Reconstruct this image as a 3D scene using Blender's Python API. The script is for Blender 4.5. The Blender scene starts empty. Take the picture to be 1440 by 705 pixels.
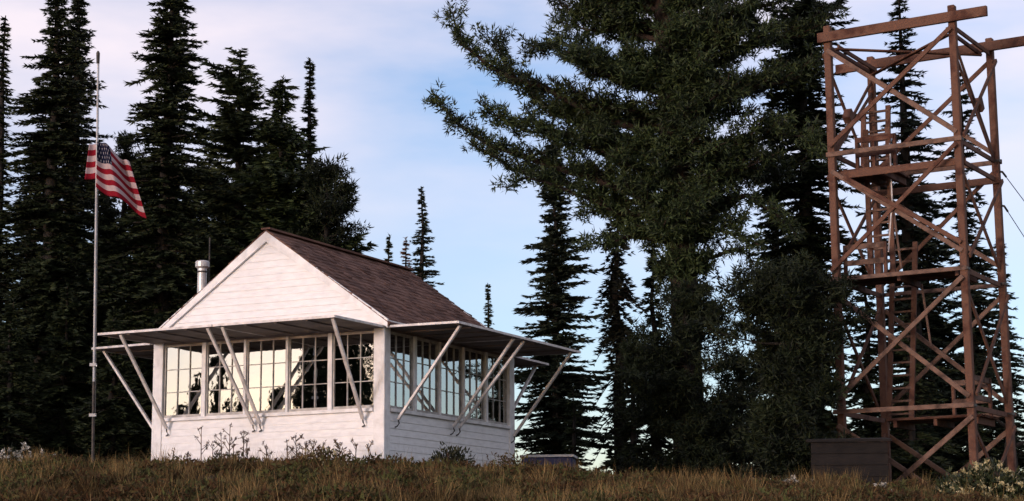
import bpy, bmesh, math, random
import numpy as np
from mathutils import Vector, Matrix
R = math.radians
C = bpy.context.scene.collection
S = bpy.context.scene

# ------------------------------------------------------------------ camera
F_PX, PITCH, ROLL = 2621.0, 0.171, -0.007
fw = Vector((0, math.cos(PITCH), math.sin(PITCH)))
r0 = Vector((1, 0, 0)); u0 = Vector((0, -math.sin(PITCH), math.cos(PITCH)))
rt = math.cos(ROLL) * r0 + math.sin(ROLL) * u0
up = -math.sin(ROLL) * r0 + math.cos(ROLL) * u0
cd = bpy.data.cameras.new('camera'); cam = bpy.data.objects.new('camera', cd); C.objects.link(cam)
m = Matrix((rt, up, -fw)).transposed().to_4x4(); cam.matrix_world = m
cd.sensor_width = 36; cd.lens = F_PX / 1440 * 36; cd.clip_end = 3000; cd.clip_start = .1
S.camera = cam

def at(px, py, d):
    """world point seen at a photo pixel, at depth y = d"""
    v = fw + (px - 720) / F_PX * rt + (352.5 - py) / F_PX * up
    return v * (d / v.y)
def pr(p):
    d = p.dot(fw); return 720 + F_PX * p.dot(rt) / d, 352.5 - F_PX * p.dot(up) / d

# ------------------------------------------------------------------ light
SUN_DIR = Vector((-0.643, -0.766, 0)).normalized()      # horizontal direction towards the sun
SUN_EL = R(4)
S.view_settings.view_transform = 'Standard'; S.view_settings.look = 'None'
S.view_settings.exposure = 1.0; S.view_settings.gamma = 1; S.view_settings.use_curve_mapping = False
W = bpy.data.worlds.new('World'); S.world = W; W.use_nodes = True
nt = W.node_tree; N = nt.nodes; N.clear()
def nd(tree, t, **k):
    n = tree.nodes.new(t)
    for a, b in k.items(): setattr(n, a, b)
    return n
out = nd(nt, 'ShaderNodeOutputWorld'); bg = nd(nt, 'ShaderNodeBackground'); bg.inputs['Strength'].default_value = 0.15
sky = nd(nt, 'ShaderNodeTexSky', sky_type='NISHITA', sun_disc=False, sun_elevation=SUN_EL,
         sun_rotation=math.atan2(SUN_DIR.x, SUN_DIR.y), altitude=1800, air_density=1.0, dust_density=3.5, ozone_density=1.6)
tc = nd(nt, 'ShaderNodeTexCoord')
mp = nd(nt, 'ShaderNodeMapping'); mp.inputs['Scale'].default_value = (1, 1, 3.2); mp.inputs['Location'].default_value = (8.8, .1, .4)
nz = nd(nt, 'ShaderNodeTexNoise'); nz.inputs['Scale'].default_value = 2.6; nz.inputs['Detail'].default_value = 6; nz.inputs['Roughness'].default_value = .52
cr = nd(nt, 'ShaderNodeValToRGB'); cr.color_ramp.elements[0].position = .34; cr.color_ramp.elements[1].position = .60
sx = nd(nt, 'ShaderNodeSeparateXYZ')
el = nd(nt, 'ShaderNodeMapRange'); el.inputs['From Min'].default_value = .13; el.inputs['From Max'].default_value = .26
el.inputs['To Min'].default_value = .10; el.inputs['To Max'].default_value = .80
mu = nd(nt, 'ShaderNodeMath', operation='MULTIPLY')
mix = nd(nt, 'ShaderNodeMixRGB'); mix.inputs['Color2'].default_value = (3.85, 3.3, 3.4, 1)
L = nt.links.new
L(tc.outputs['Generated'], mp.inputs['Vector']); L(mp.outputs['Vector'], nz.inputs['Vector']); L(nz.outputs['Fac'], cr.inputs['Fac'])
L(tc.outputs['Generated'], sx.inputs['Vector']); L(sx.outputs['Z'], el.inputs['Value'])
L(cr.outputs['Color'], mu.inputs[0]); L(el.outputs['Result'], mu.inputs[1]); L(mu.outputs['Value'], mix.inputs['Fac'])
tint = nd(nt, 'ShaderNodeMixRGB', blend_type='MULTIPLY'); tint.inputs['Fac'].default_value = 1; tint.inputs['Color2'].default_value = (1.17, 1.09, 1.27, 1)
L(sky.outputs['Color'], tint.inputs['Color1']); L(tint.outputs['Color'], mix.inputs['Color1']); L(mix.outputs['Color'], bg.inputs['Color']); L(bg.outputs['Background'], out.inputs['Surface'])
sl = bpy.data.lights.new('sun', 'SUN'); sl.energy = .85; sl.angle = R(10); sl.color = (1, .87, .89)
so = bpy.data.objects.new('sun', sl); C.objects.link(so)
sd = Vector((SUN_DIR.x * math.cos(SUN_EL), SUN_DIR.y * math.cos(SUN_EL), math.sin(SUN_EL)))
so.rotation_euler = sd.to_track_quat('Z', 'Y').to_euler()

# ------------------------------------------------------------------ materials
def mat(name, c1, c2=None, scale=8, rough=.8, bump=0, bscale=40, stretch=(1, 1, 1), detail=5, metal=0, spec=.3, island=0, c3=None, lo=.35, hi=.65):
    M = bpy.data.materials.new(name); M.use_nodes = True; t = M.node_tree; b = t.nodes['Principled BSDF']; l = t.links.new
    b.inputs['Roughness'].default_value = rough; b.inputs['Metallic'].default_value = metal; b.inputs['Specular IOR Level'].default_value = spec
    co = nd(t, 'ShaderNodeTexCoord'); ma = nd(t, 'ShaderNodeMapping'); ma.inputs['Scale'].default_value = stretch
    l(co.outputs['Object'], ma.inputs['Vector'])
    c2 = c2 or c1
    n = nd(t, 'ShaderNodeTexNoise'); n.inputs['Scale'].default_value = scale; n.inputs['Detail'].default_value = detail
    l(ma.outputs['Vector'], n.inputs['Vector'])
    rp = nd(t, 'ShaderNodeValToRGB'); e = rp.color_ramp.elements
    e[0].position = lo; e[0].color = (*c1, 1); e[1].position = hi; e[1].color = (*c2, 1)
    if c3: k = e.new((lo + hi) / 2); k.color = (*c3, 1)
    fac = n.outputs['Fac']
    if island:
        g = nd(t, 'ShaderNodeNewGeometry'); mr = nd(t, 'ShaderNodeMapRange')
        mr.inputs['To Min'].default_value = -island; mr.inputs['To Max'].default_value = island
        l(g.outputs['Random Per Island'], mr.inputs['Value'])
        ad = nd(t, 'ShaderNodeMath', operation='ADD'); l(fac, ad.inputs[0]); l(mr.outputs['Result'], ad.inputs[1]); fac = ad.outputs['Value']
    l(fac, rp.inputs['Fac']); l(rp.outputs['Color'], b.inputs['Base Color'])
    if bump:
        n2 = nd(t, 'ShaderNodeTexNoise'); n2.inputs['Scale'].default_value = bscale; n2.inputs['Detail'].default_value = 4
        l(ma.outputs['Vector'], n2.inputs['Vector']); bp = nd(t, 'ShaderNodeBump'); bp.inputs['Strength'].default_value = bump; bp.inputs['Distance'].default_value = .02
        l(n2.outputs['Fac'], bp.inputs['Height']); l(bp.outputs['Normal'], b.inputs['Normal'])
    return M
M = {}
M['paint'] = mat('white_paint', (.68, .68, .695), (.80, .805, .82), 5, .6, .12, 30, (1, 1, 4), lo=.25, hi=.6)
M['trim'] = mat('trim_paint', (.58, .575, .575), (.77, .77, .78), 7, .55, .2, 30, lo=.25, hi=.6)
M['sash'] = mat('sash_paint', (.30, .285, .27), (.50, .48, .46), 9, .6, .1, 30)
M['strut'] = mat('strut_paint', (.50, .47, .46), (.74, .71, .70), 9, .55, .2, 30)
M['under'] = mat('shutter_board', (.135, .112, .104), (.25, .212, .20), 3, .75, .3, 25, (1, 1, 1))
M['shingle'] = mat('cedar_shingle', (.080, .040, .031), (.170, .092, .070), 2.2, .9, .3, 60, (1, 1, 1), island=.2)
M['inside'] = mat('interior_board', (.10, .085, .07), (.17, .15, .125), 4, .8)
M['iron'] = mat('dark_iron', (.03, .028, .027), (.07, .06, .055), 12, .6, metal=.4)
M['zinc'] = mat('galvanised_pipe', (.42, .41, .40), (.62, .61, .60), 10, .4, .1, 30, metal=.35)
M['pole'] = mat('pole_paint', (.30, .30, .31), (.50, .50, .51), 3, .5, .1)
M['timber'] = mat('red_timber', (.024, .010, .007), (.112, .056, .038), 4, .88, .6, 30, (1, 1, 1), island=.2, c3=(.060, .024, .016))
M['timber2'] = mat('grey_timber', (.042, .024, .018), (.150, .092, .070), 6, .85, .5, 30, island=.12)
M['bark'] = mat('fir_bark', (.009, .0075, .0065), (.024, .020, .017), 12, .95, .8, 30, (1, 1, .3))
M['pinebark'] = mat('pine_bark', (.010, .008, .007), (.034, .021, .016), 9, .95, .9, 25, (1, 1, .3))
M['fir'] = mat('fir_needles', (.007, .012, .006), (.028, .039, .014), 1.6, .7, island=.2, spec=.2)
M['fir2'] = mat('fir_needles_blue', (.007, .012, .008), (.025, .036, .021), 1.6, .7, island=.2, spec=.2)
M['pine'] = mat('pine_needles', (.006, .012, .005), (.037, .056, .018), 1.1, .65, island=.22, spec=.25)
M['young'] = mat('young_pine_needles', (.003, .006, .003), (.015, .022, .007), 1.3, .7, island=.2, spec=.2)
M['loose'] = mat('loose_conifer_needles', (.018, .028, .012), (.085, .105, .045), 1.3, .7, island=.25, spec=.2)
M['dead'] = mat('dead_needles', (.07, .035, .025), (.13, .065, .045), 2, .85, island=.2)
M['moss'] = mat('lichen_needles', (.006, .008, .005), (.022, .025, .014), 1.6, .85, island=.2)
M['grass'] = mat('dry_grass', (.052, .031, .014), (.235, .160, .074), .8, .9, island=.26, c3=(.125, .090, .036), spec=.1)
M['cover'] = mat('heath_leaves', (.062, .033, .016), (.062, .068, .024), .8, .9, island=.22, c3=(.075, .055, .026), spec=.1)
M['ground'] = mat('hill_soil', (.030, .020, .012), (.065, .046, .025), 1.2, .95, .8, 6)
M['shrub'] = mat('shrub_leaves', (.012, .016, .008), (.032, .034, .014), 4, .8, island=.25)
M['weed'] = mat('dry_stalk', (.035, .02, .014), (.09, .058, .036), 9, .9, island=.2)
M['bushleaf'] = mat('bush_leaves', (.012, .020, .008), (.042, .052, .020), 4, .6, island=.3)
M['bloom'] = mat('pale_bloom', (.25, .22, .11), (.46, .41, .25), 7, .8, island=.3)
M['white'] = mat('white_bloom', (.32, .30, .26), (.52, .50, .45), 7, .8, island=.3)
M['blue'] = mat('blue_plastic', (.010, .016, .075), (.018, .028, .11), 4, .45, .1)
M['rim'] = mat('pale_rim', (.42, .43, .46), (.6, .6, .62), 6, .5)
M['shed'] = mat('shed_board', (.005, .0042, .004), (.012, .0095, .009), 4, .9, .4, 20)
M['wire'] = mat('wire', (.12, .12, .13), (.2, .2, .2), 5, .5, metal=.6)

G = bpy.data.materials.new('old_glass'); G.use_nodes = True; t = G.node_tree; t.nodes.clear(); l = t.links.new
o_ = nd(t, 'ShaderNodeOutputMaterial'); gl = nd(t, 'ShaderNodeBsdfGlossy'); gl.inputs['Roughness'].default_value = .015; gl.inputs['Color'].default_value = (.95, .95, .93, 1)
tr = nd(t, 'ShaderNodeBsdfTransparent'); tr.inputs['Color'].default_value = (.82, .84, .82, 1)
fr = nd(t, 'ShaderNodeFresnel'); fr.inputs['IOR'].default_value = 5.2
mx = nd(t, 'ShaderNodeMixShader'); co = nd(t, 'ShaderNodeTexCoord'); nn = nd(t, 'ShaderNodeTexNoise'); nn.inputs['Scale'].default_value = 5
bp = nd(t, 'ShaderNodeBump'); bp.inputs['Strength'].default_value = .035; bp.inputs['Distance'].default_value = .02
l(co.outputs['Object'], nn.inputs['Vector']); l(nn.outputs['Fac'], bp.inputs['Height']); l(bp.outputs['Normal'], gl.inputs['Normal'])
l(fr.outputs['Fac'], mx.inputs['Fac']); l(tr.outputs['BSDF'], mx.inputs[1]); l(gl.outputs['BSDF'], mx.inputs[2]); l(mx.outputs['Shader'], o_.inputs['Surface'])
M['glass'] = G
def weather(M_, zlo, zhi, col, amt, sc=6.):
    t = M_.node_tree; l = t.links.new; b = t.nodes['Principled BSDF']; src = b.inputs['Base Color'].links[0].from_socket
    co = nd(t, 'ShaderNodeTexCoord'); sx_ = nd(t, 'ShaderNodeSeparateXYZ'); l(co.outputs['Object'], sx_.inputs['Vector'])
    mr = nd(t, 'ShaderNodeMapRange'); mr.inputs['From Min'].default_value = zlo; mr.inputs['From Max'].default_value = zhi; mr.inputs['To Min'].default_value = 1.; mr.inputs['To Max'].default_value = .08
    l(sx_.outputs['Z'], mr.inputs['Value']); n = nd(t, 'ShaderNodeTexNoise'); n.inputs['Scale'].default_value = sc; n.inputs['Detail'].default_value = 8; n.inputs['Roughness'].default_value = .7
    ma = nd(t, 'ShaderNodeMapping'); ma.inputs['Scale'].default_value = (1.6, 1.6, .55); l(co.outputs['Object'], ma.inputs['Vector']); l(ma.outputs['Vector'], n.inputs['Vector'])
    k = nd(t, 'ShaderNodeMapRange'); k.inputs['From Min'].default_value = .48; k.inputs['From Max'].default_value = .72; k.inputs['To Max'].default_value = amt; l(n.outputs['Fac'], k.inputs['Value'])
    mm = nd(t, 'ShaderNodeMath', operation='MULTIPLY'); l(mr.outputs['Result'], mm.inputs[0]); l(k.outputs['Result'], mm.inputs[1])
    mx_ = nd(t, 'ShaderNodeMixRGB'); mx_.inputs['Color2'].default_value = (*col, 1); l(mm.outputs['Value'], mx_.inputs['Fac']); l(src, mx_.inputs['Color1']); l(mx_.outputs['Color'], b.inputs['Base Color'])
weather(M['paint'], .0, .9, (.30, .26, .22), .6)

def flag_material():
    Mf = bpy.data.materials.new('flag_cloth'); Mf.use_nodes = True; t = Mf.node_tree; l = t.links.new; b = t.nodes['Principled BSDF']
    b.inputs['Roughness'].default_value = .9; b.inputs['Specular IOR Level'].default_value = .1
    uv = nd(t, 'ShaderNodeTexCoord'); s = nd(t, 'ShaderNodeSeparateXYZ'); l(uv.outputs['UV'], s.inputs['Vector'])
    def mth(op, a, b_=None):
        n = nd(t, 'ShaderNodeMath', operation=op)
        for i, q in enumerate((a, b_)):
            if q is None: continue
            if isinstance(q, (int, float)): n.inputs[i].default_value = q
            else: l(q, n.inputs[i])
        return n.outputs['Value']
    U, V = s.outputs['X'], s.outputs['Y']
    stripe = mth('MODULO', mth('FLOOR', mth('MULTIPLY', V, 13)), 2)          # 0 = red, 1 = white, 13 stripes
    m1 = nd(t, 'ShaderNodeMixRGB'); m1.inputs['Color1'].default_value = (.19, .008, .018, 1); m1.inputs['Color2'].default_value = (.38, .30, .31, 1)
    l(stripe, m1.inputs['Fac'])
    canton = mth('MULTIPLY', mth('LESS_THAN', U, .4), mth('GREATER_THAN', V, 6 / 13))
    # rows of stars: staggered grid of 11 x 9 cells
    gx = mth('MULTIPLY', U, 11 / .4); gy = mth('MULTIPLY', mth('SUBTRACT', V, 6 / 13), 9 / (7 / 13))
    par = mth('MODULO', mth('ADD', mth('FLOOR', gx), mth('FLOOR', gy)), 2)
    dx = mth('SUBTRACT', mth('FRACT', gx), .5); dy = mth('SUBTRACT', mth('FRACT', gy), .5)
    rr = mth('SQRT', mth('ADD', mth('MULTIPLY', dx, dx), mth('MULTIPLY', dy, dy)))
    ang = mth('ARCTAN2', dx, dy); star = mth('ADD', .27, mth('MULTIPLY', .13, mth('COSINE', mth('MULTIPLY', ang, 5))))
    st = mth('MULTIPLY', mth('LESS_THAN', rr, star), mth('LESS_THAN', par, .5))
    m2 = nd(t, 'ShaderNodeMixRGB'); m2.inputs['Color1'].default_value = (.008, .009, .026, 1); m2.inputs['Color2'].default_value = (.30, .29, .32, 1); l(st, m2.inputs['Fac'])
    m3 = nd(t, 'ShaderNodeMixRGB'); l(canton, m3.inputs['Fac']); l(m1.outputs['Color'], m3.inputs['Color1']); l(m2.outputs['Color'], m3.inputs['Color2'])
    l(m3.outputs['Color'], b.inputs['Base Color'])
    return Mf
M['flag'] = flag_material()

# ------------------------------------------------------------------ helpers
def tag(o, label=None, cat=None, group=None, kind=None):
    for k, v in (('label', label), ('category', cat), ('group', group), ('kind', kind)):
        if v: o[k] = v
    return o
def empty(name, loc, rz=0, label=None, cat=None, group=None):
    o = bpy.data.objects.new(name, None); C.objects.link(o); o.location = loc; o.rotation_euler = (0, 0, rz)
    o.empty_display_size = .2
    return tag(o, label, cat, group)
def link(name, me, parent=None, kind=None):
    o = bpy.data.objects.new(name, me); C.objects.link(o); o.parent = parent
    if kind: o['kind'] = kind
    return o
def npmesh(name, V, F, material, smooth=False):
    """V (n,3), F (m,k) with constant k"""
    me = bpy.data.meshes.new(name); V = np.asarray(V, np.float32); F = np.asarray(F, np.int32); k = F.shape[1]
    me.vertices.add(len(V)); me.vertices.foreach_set('co', V.ravel())
    me.loops.add(F.size); me.loops.foreach_set('vertex_index', F.ravel())
    me.polygons.add(len(F)); me.polygons.foreach_set('loop_start', np.arange(0, F.size, k, dtype=np.int32))
    me.polygons.foreach_set('loop_total', np.full(len(F), k, np.int32))
    if smooth: me.polygons.foreach_set('use_smooth', np.ones(len(F), bool))
    me.update(calc_edges=True)
    if material: me.materials.append(material)
    return me
BOXF = ((0, 3, 2, 1), (4, 5, 6, 7), (0, 1, 5, 4), (1, 2, 6, 5), (2, 3, 7, 6), (3, 0, 4, 7))
class MB:
    def __init__(s): s.v = []; s.f = []
    def hexa(s, pts):
        n = len(s.v); s.v += [tuple(p) for p in pts]; s.f += [tuple(n + i for i in q) for q in BOXF]; return s
    def box(s, x0, x1, y0, y1, z0, z1, T=None):
        P = [(x0, y0, z0), (x1, y0, z0), (x1, y1, z0), (x0, y1, z0), (x0, y0, z1), (x1, y0, z1), (x1, y1, z1), (x0, y1, z1)]
        if T: P = [T(*p) for p in P]
        return s.hexa(P)
    def bar(s, a, b, w, h, ref=(0, 0, 1), jit=0):
        a = Vector(a); b = Vector(b); d = (b - a).normalized(); r = Vector(ref)
        if abs(d.dot(r)) > .99: r = Vector((1, 0, 0))
        x = d.cross(r).normalized() * w / 2; y = x.cross(d).normalized() * h / 2
        return s.hexa([a - x - y, a + x - y, a + x + y, a - x + y, b - x - y, b + x - y, b + x + y, b - x + y])
    def tube(s, pts, rad, n=8, cap=True):
        pts = [Vector(p) for p in pts]; rings = []
        for i, p in enumerate(pts):
            d = (pts[min(i + 1, len(pts) - 1)] - pts[max(i - 1, 0)]).normalized()
            r = Vector((0, 0, 1)) if abs(d.z) < .9 else Vector((1, 0, 0))
            x = d.cross(r).normalized(); y = d.cross(x).normalized(); q = rad[i] if hasattr(rad, '__len__') else rad
            n0 = len(s.v); s.v += [tuple(p + (x * math.cos(2 * math.pi * k / n) + y * math.sin(2 * math.pi * k / n)) * q) for k in range(n)]
            rings.append(n0)
        for a, b in zip(rings, rings[1:]):
            for k in range(n): s.f.append((a + k, a + (k + 1) % n, b + (k + 1) % n, b + k))
        if cap: s.f.append(tuple(rings[0] + k for k in range(n))); s.f.append(tuple(rings[-1] + k for k in range(n - 1, -1, -1)))
        return s
    def build(s, name, material, parent=None, kind=None, bevel=0, fix=True, smooth=False):
        me = bpy.data.meshes.new(name); me.from_pydata(s.v, [], s.f); me.update()
        if fix or bevel:
            bm = bmesh.new(); bm.from_mesh(me); bmesh.ops.recalc_face_normals(bm, faces=bm.faces)
            if bevel: bmesh.ops.bevel(bm, geom=bm.edges[:], offset=bevel, segments=1, affect='EDGES')
            bm.to_mesh(me); bm.free()
        if smooth: me.polygons.foreach_set('use_smooth', np.ones(len(me.polygons), bool))
        me.materials.append(material)
        return link(name, me, parent, kind)

# ------------------------------------------------------------------ ground
def gz(x, y):
    x = np.asarray(x, float); y = np.asarray(y, float)
    zc = np.interp(x, [-14, -7.5, -2, 0, 1.5, 4.5, 8, 14], [1.50, 1.50, 1.49, 1.35, 1.27, 1.13, 1.00, .85])
    t = np.clip(y / 26.5, -1.5, 1)
    z = -1.6 + (zc + 1.6) * t
    s = np.clip((y - 26.5) / 8, 0, 1); z = z + .10 * s
    z = z - .02 * np.clip(y - 46, 0, 40) - .10 * np.clip(y - 62, 0, 400)
    k = np.exp(-((y - 26.5) / 2.2) ** 2); z = z - .06 * k
    z = z + .04 * np.sin(x * 4.7 + y * 1.1) * np.sin(y * 3.1 + x) + .07 * np.sin(x * 1.3 + y * .4) * np.sin(y * .9 - x * .3) + .03 * np.sin(x * 2.9 + 1) * np.sin(y * 2.3)
    return z
gx = np.concatenate([np.arange(-400, -40, 20.), np.arange(-40, -14, 1.), np.arange(-14, 14, .35), np.arange(14, 40, 1.), np.arange(40, 401, 20.)])
gy = np.concatenate([np.arange(-300, -20, 20.), np.arange(-20, 14, 1.), np.arange(14, 40, .35), np.arange(40, 70, 1.5), np.arange(70, 1200, 30.)])
X, Y = np.meshgrid(gx, gy); Z = gz(X, Y); nxg, nyg = len(gx), len(gy)
idx = np.arange(nxg * nyg).reshape(nyg, nxg)
Fq = np.stack([idx[:-1, :-1], idx[:-1, 1:], idx[1:, 1:], idx[1:, :-1]], -1).reshape(-1, 4)
go = link('ground', npmesh('ground', np.stack([X, Y, Z], -1).reshape(-1, 3), Fq, M['ground'], True), kind='structure')

# ------------------------------------------------------------------ cabin
YAW = .455; CW, CD = 4.27, 4.452
corner = Vector((-1.968, 28.289, 1.28)); ZS = 2.479 - 1.28; HE = ZS + 1.338; HA = ZS + 2.884
cab = empty('lookout_cabin', corner, -YAW, 'small white clapboard lookout cabin with propped up shutters and a brown gable roof', 'cabin')
def Tside(k):
    if k == 0: return CW, (lambda s, o, z: (-CW + s, -o, z))
    if k == 1: return CD, (lambda s, o, z: (o, s, z))
    if k == 2: return CW, (lambda s, o, z: (-s, CD + o, z))
    return CD, (lambda s, o, z: (-CW - o, CD - s, z))
rnd = random.Random(5)
BASE = -.35
mb = MB()
for k in range(4):
    ln, T = Tside(k)
    a = 0 if k % 2 == 0 else .10
    mb.box(a, ln - a, -.10, -.012, BASE, ZS - .05, T)
mb.build('wall', M['paint'], cab)
mb = MB().box(-CW + .1, -.1, .1, CD - .1, .25, .31); mb.build('floor', M['inside'], cab)
mb = MB().box(-CW + .1, -.1, .1, CD - .1, HE - .10, HE - .05); mb.build('ceiling', M['inside'], cab)
EXPO = .112
for k in range(4):                                                      # clapboards under the windows
    ln, T = Tside(k); z = ZS - .06
    while z > BASE + EXPO:
        j = rnd.uniform(-.004, .004)
        b = MB(); P = []
        for zz, o in ((z - EXPO - .012, .016 + j * .7), (z, .003)):
            P.append((zz, o))
        s0, s1 = .15, ln - .15
        (za, oa), (zb, ob) = P
        b.hexa([T(*q) for q in ((s0, -.012, za), (s1, -.012, za), (s1, oa, za), (s0, oa, za), (s0, -.012, zb), (s1, -.012, zb), (s1, ob, zb), (s0, ob, zb))])
        b.build('siding_board', M['paint'], cab); z -= EXPO
for sx_, sy_ in ((-CW, 0), (0, 0), (0, CD), (-CW, CD)):                 # corner posts
    dx = 1 if sx_ < 0 else -1; dy = 1 if sy_ == 0 else -1
    xs = sorted((sx_ - dx * .03, sx_ + dx * .16)); ys = sorted((sy_ - dy * .03, sy_ + dy * .16))
    MB().box(*xs, *ys, BASE, HE - .03).build('corner_post', M['trim'], cab, bevel=.006)
for k in range(4):                                                      # sill and header boards
    ln, T = Tside(k)
    MB().box(.165, ln - .165, -.115, .055, ZS - .05, ZS + .005, T).build('sill', M['trim'], cab, bevel=.005)
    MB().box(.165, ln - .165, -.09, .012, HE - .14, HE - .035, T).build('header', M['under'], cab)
# windows: five sashes a side, three by three panes each
pane_mesh = {}
for k in range(4):
    ln, T = Tside(k); z0, z1 = ZS + .008, HE - .143; n = 5; w = (ln - .33) / n
    for i in range(n):
        s0 = .165 + i * w; s1 = s0 + w
        if i: MB().box(s0 - (.038 if i in (1, 4) else .022), s0 + (.038 if i in (1, 4) else .022), -.085, .014, z0, z1, T).build('mullion', M['trim'], cab, bevel=.004)
        g0 = s0 + (.041 if i in (1, 4) else .025 if i else .004); g1 = s1 - (.041 if i in (0, 3) else .025 if i < n - 1 else .004)
        fm = MB(); fwid = .02
        fm.box(g0, g0 + fwid, -.06, -.018, z0, z1, T); fm.box(g1 - fwid, g1, -.06, -.018, z0, z1, T)
        fm.box(g0 + fwid, g1 - fwid, -.06, -.018, z0, z0 + .045, T); fm.box(g0 + fwid, g1 - fwid, -.06, -.018, z1 - .04, z1, T)
        xa, xb, za, zb = g0 + fwid, g1 - fwid, z0 + .045, z1 - .04
        pw, ph = (xb - xa) / 3, (zb - za) / 3
        for q in (1, 2):
            fm.box(xa + q * pw - .0065, xa + q * pw + .0065, -.052, -.02, za, zb, T)
            for r_ in range(3): fm.box(xa + r_ * pw + .01, xa + (r_ + 1) * pw - .01, -.050, -.022, za + q * ph - .0065, za + q * ph + .0065, T)
        wo = fm.build('window', M['sash'], cab, fix=True)
        for c in range(3):
            for r_ in range(3):
                e1, e2 = rnd.gauss(0, .00018), rnd.gauss(0, .00018)
                p0, p1, q0, q1 = xa + c * pw, xa + (c + 1) * pw, za + r_ * ph, za + (r_ + 1) * ph
                g = MB(); b = -.036
                g.hexa([T(*q) for q in ((p0, b - e1 - .003, q0), (p1, b + e1 - .003, q0), (p1, b + e1, q0), (p0, b - e1, q0),
                                        (p0, b - e1 - .003 + e2, q1), (p1, b + e1 - .003 + e2, q1), (p1, b + e1 + e2, q1), (p0, b - e1 + e2, q1))])
                g.build('pane', M['glass'], wo)
# gables
for k in (0, 2):
    ln, T = Tside(k)
    core = MB(); n0 = len(core.v)
    core.v += [T(.02, -.02, HE - .03), T(ln - .02, -.02, HE - .03), T(ln / 2, -.02, HA - .05), T(.02, -.09, HE - .03), T(ln - .02, -.09, HE - .03), T(ln / 2, -.09, HA - .05)]
    core.f += [(0, 1, 2), (5, 4, 3), (0, 3, 4, 1), (1, 4, 5, 2), (2, 5, 3, 0)]
    core.build('gable_wall', M['paint'], cab)
    z = HE - .03; hh = HA - HE + .03
    while z < HA - .12:
        f0 = (z - HE + .03) / hh; f1 = min(1, (z + EXPO + .012 - HE + .03) / hh); j = rnd.uniform(-.003, .003)
        a0, b0 = ln / 2 * f0, ln - ln / 2 * f0; a1, b1 = ln / 2 * f1, ln - ln / 2 * f1; z1 = z + EXPO + .012
        MB().hexa([T(*q) for q in ((a0, -.02, z), (b0, -.02, z), (b0, .014 + j, z), (a0, .014 + j, z), (a1, -.02, z1), (b1, -.02, z1), (b1, .003, z1), (a1, .003, z1))]).build('siding_board', M['paint'], cab)
        z += EXPO
    for sgn in (0, 1):                                                   # rake boards
        s0 = -.10 if sgn == 0 else ln + .10; zlow = HE - .03 - .10 * (HA - HE) / (ln / 2)
        q = MB(); dz = .13
        P = [(s0, .026, zlow - dz * .2), (ln / 2, .026, HA - .02 - dz), (ln / 2, .026, HA + .012), (s0, .026, zlow + dz * .6 + .032)]
        q.hexa([T(*p) for p in P] + [T(p[0], .066, p[2]) for p in P])
        q.build('rake_board', M['trim'], cab)
# roof
roof = MB(); sl_ = (HA - HE) / (CW / 2); OV = .12; y0, y1 = -.062, CD + .13
for sg in (-1, 1):
    xe = -CW / 2 + sg * (CW / 2 + OV); ze = HE - sl_ * OV
    P = [(-CW / 2, y0, HA - .02), (xe, y0, ze - .02), (xe, y1, ze - .02), (-CW / 2, y1, HA - .02)]
    roof.hexa(P + [(p[0], p[1], p[2] + .05) for p in P])
ro = roof.build('roof', M['shingle'], cab)
sh = MB(); slope = math.hypot(CW / 2 + OV, (CW / 2 + OV) * sl_); nco = 20
for sg in (-1, 1):
    for i in range(nco):
        t0 = i / nco; t1 = (i + 1.25) / nco; y = y0 - .006
        while y < y1:
            wd = rnd.uniform(.09, .2); ye = min(y + wd, y1 + .02); lift = rnd.choice((rnd.uniform(.006, .018), rnd.uniform(.006, .018), rnd.uniform(.015, .034)))
            def pt(t, yy, h): return (-CW / 2 + sg * t * (CW / 2 + OV), yy, HA + .031 - t * (CW / 2 + OV) * sl_ + h)
            tb = min(t1 + rnd.uniform(-.004, .006), 1.02)
            P = [pt(t0, y, 0), pt(tb, y, .001), pt(tb, ye - .006, .001), pt(t0, ye - .006, 0)]
            Q = [pt(t0, y, .006), pt(tb, y, lift + .008), pt(tb, ye - .006, lift + .008), pt(t0, ye - .006, .006)]
            sh.hexa(P + Q); y = ye
sh.build('shingle', M['shingle'], ro, kind='stuff')
MB().bar((-CW / 2, y0 - .02, HA + .055), (-CW / 2, y1 + .02, HA + .055), .16, .03).build('ridge_cap', M['shingle'], ro)
MB().box(.03, .10, .0, CD, HE - .06, HE - .035 + .03).build('eave_board', M['trim'], cab)
MB().box(-CW - .10, -CW - .03, .0, CD, HE - .06, HE - .005).build('eave_board', M['trim'], cab)
# shutters propped up as awnings, two a side, each on two struts
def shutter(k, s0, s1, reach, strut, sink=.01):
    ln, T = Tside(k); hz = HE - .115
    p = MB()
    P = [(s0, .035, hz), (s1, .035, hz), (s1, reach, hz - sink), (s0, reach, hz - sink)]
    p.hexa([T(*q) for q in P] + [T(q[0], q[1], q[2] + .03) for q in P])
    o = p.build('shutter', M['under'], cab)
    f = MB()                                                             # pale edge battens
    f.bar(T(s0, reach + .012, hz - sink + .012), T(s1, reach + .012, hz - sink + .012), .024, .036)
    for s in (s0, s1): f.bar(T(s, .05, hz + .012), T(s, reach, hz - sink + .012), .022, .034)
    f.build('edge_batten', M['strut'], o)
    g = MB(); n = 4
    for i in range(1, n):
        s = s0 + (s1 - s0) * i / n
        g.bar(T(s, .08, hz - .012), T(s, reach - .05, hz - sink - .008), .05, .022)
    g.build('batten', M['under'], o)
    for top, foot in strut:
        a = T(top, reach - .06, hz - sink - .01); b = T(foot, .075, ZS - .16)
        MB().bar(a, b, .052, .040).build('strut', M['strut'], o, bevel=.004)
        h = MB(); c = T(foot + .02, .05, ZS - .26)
        h.tube([b, T(foot + .015, .085, ZS - .22), c, T(foot - .03, .04, ZS - .28)], .011, 6); h.build('hook', M['iron'], o)
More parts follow.
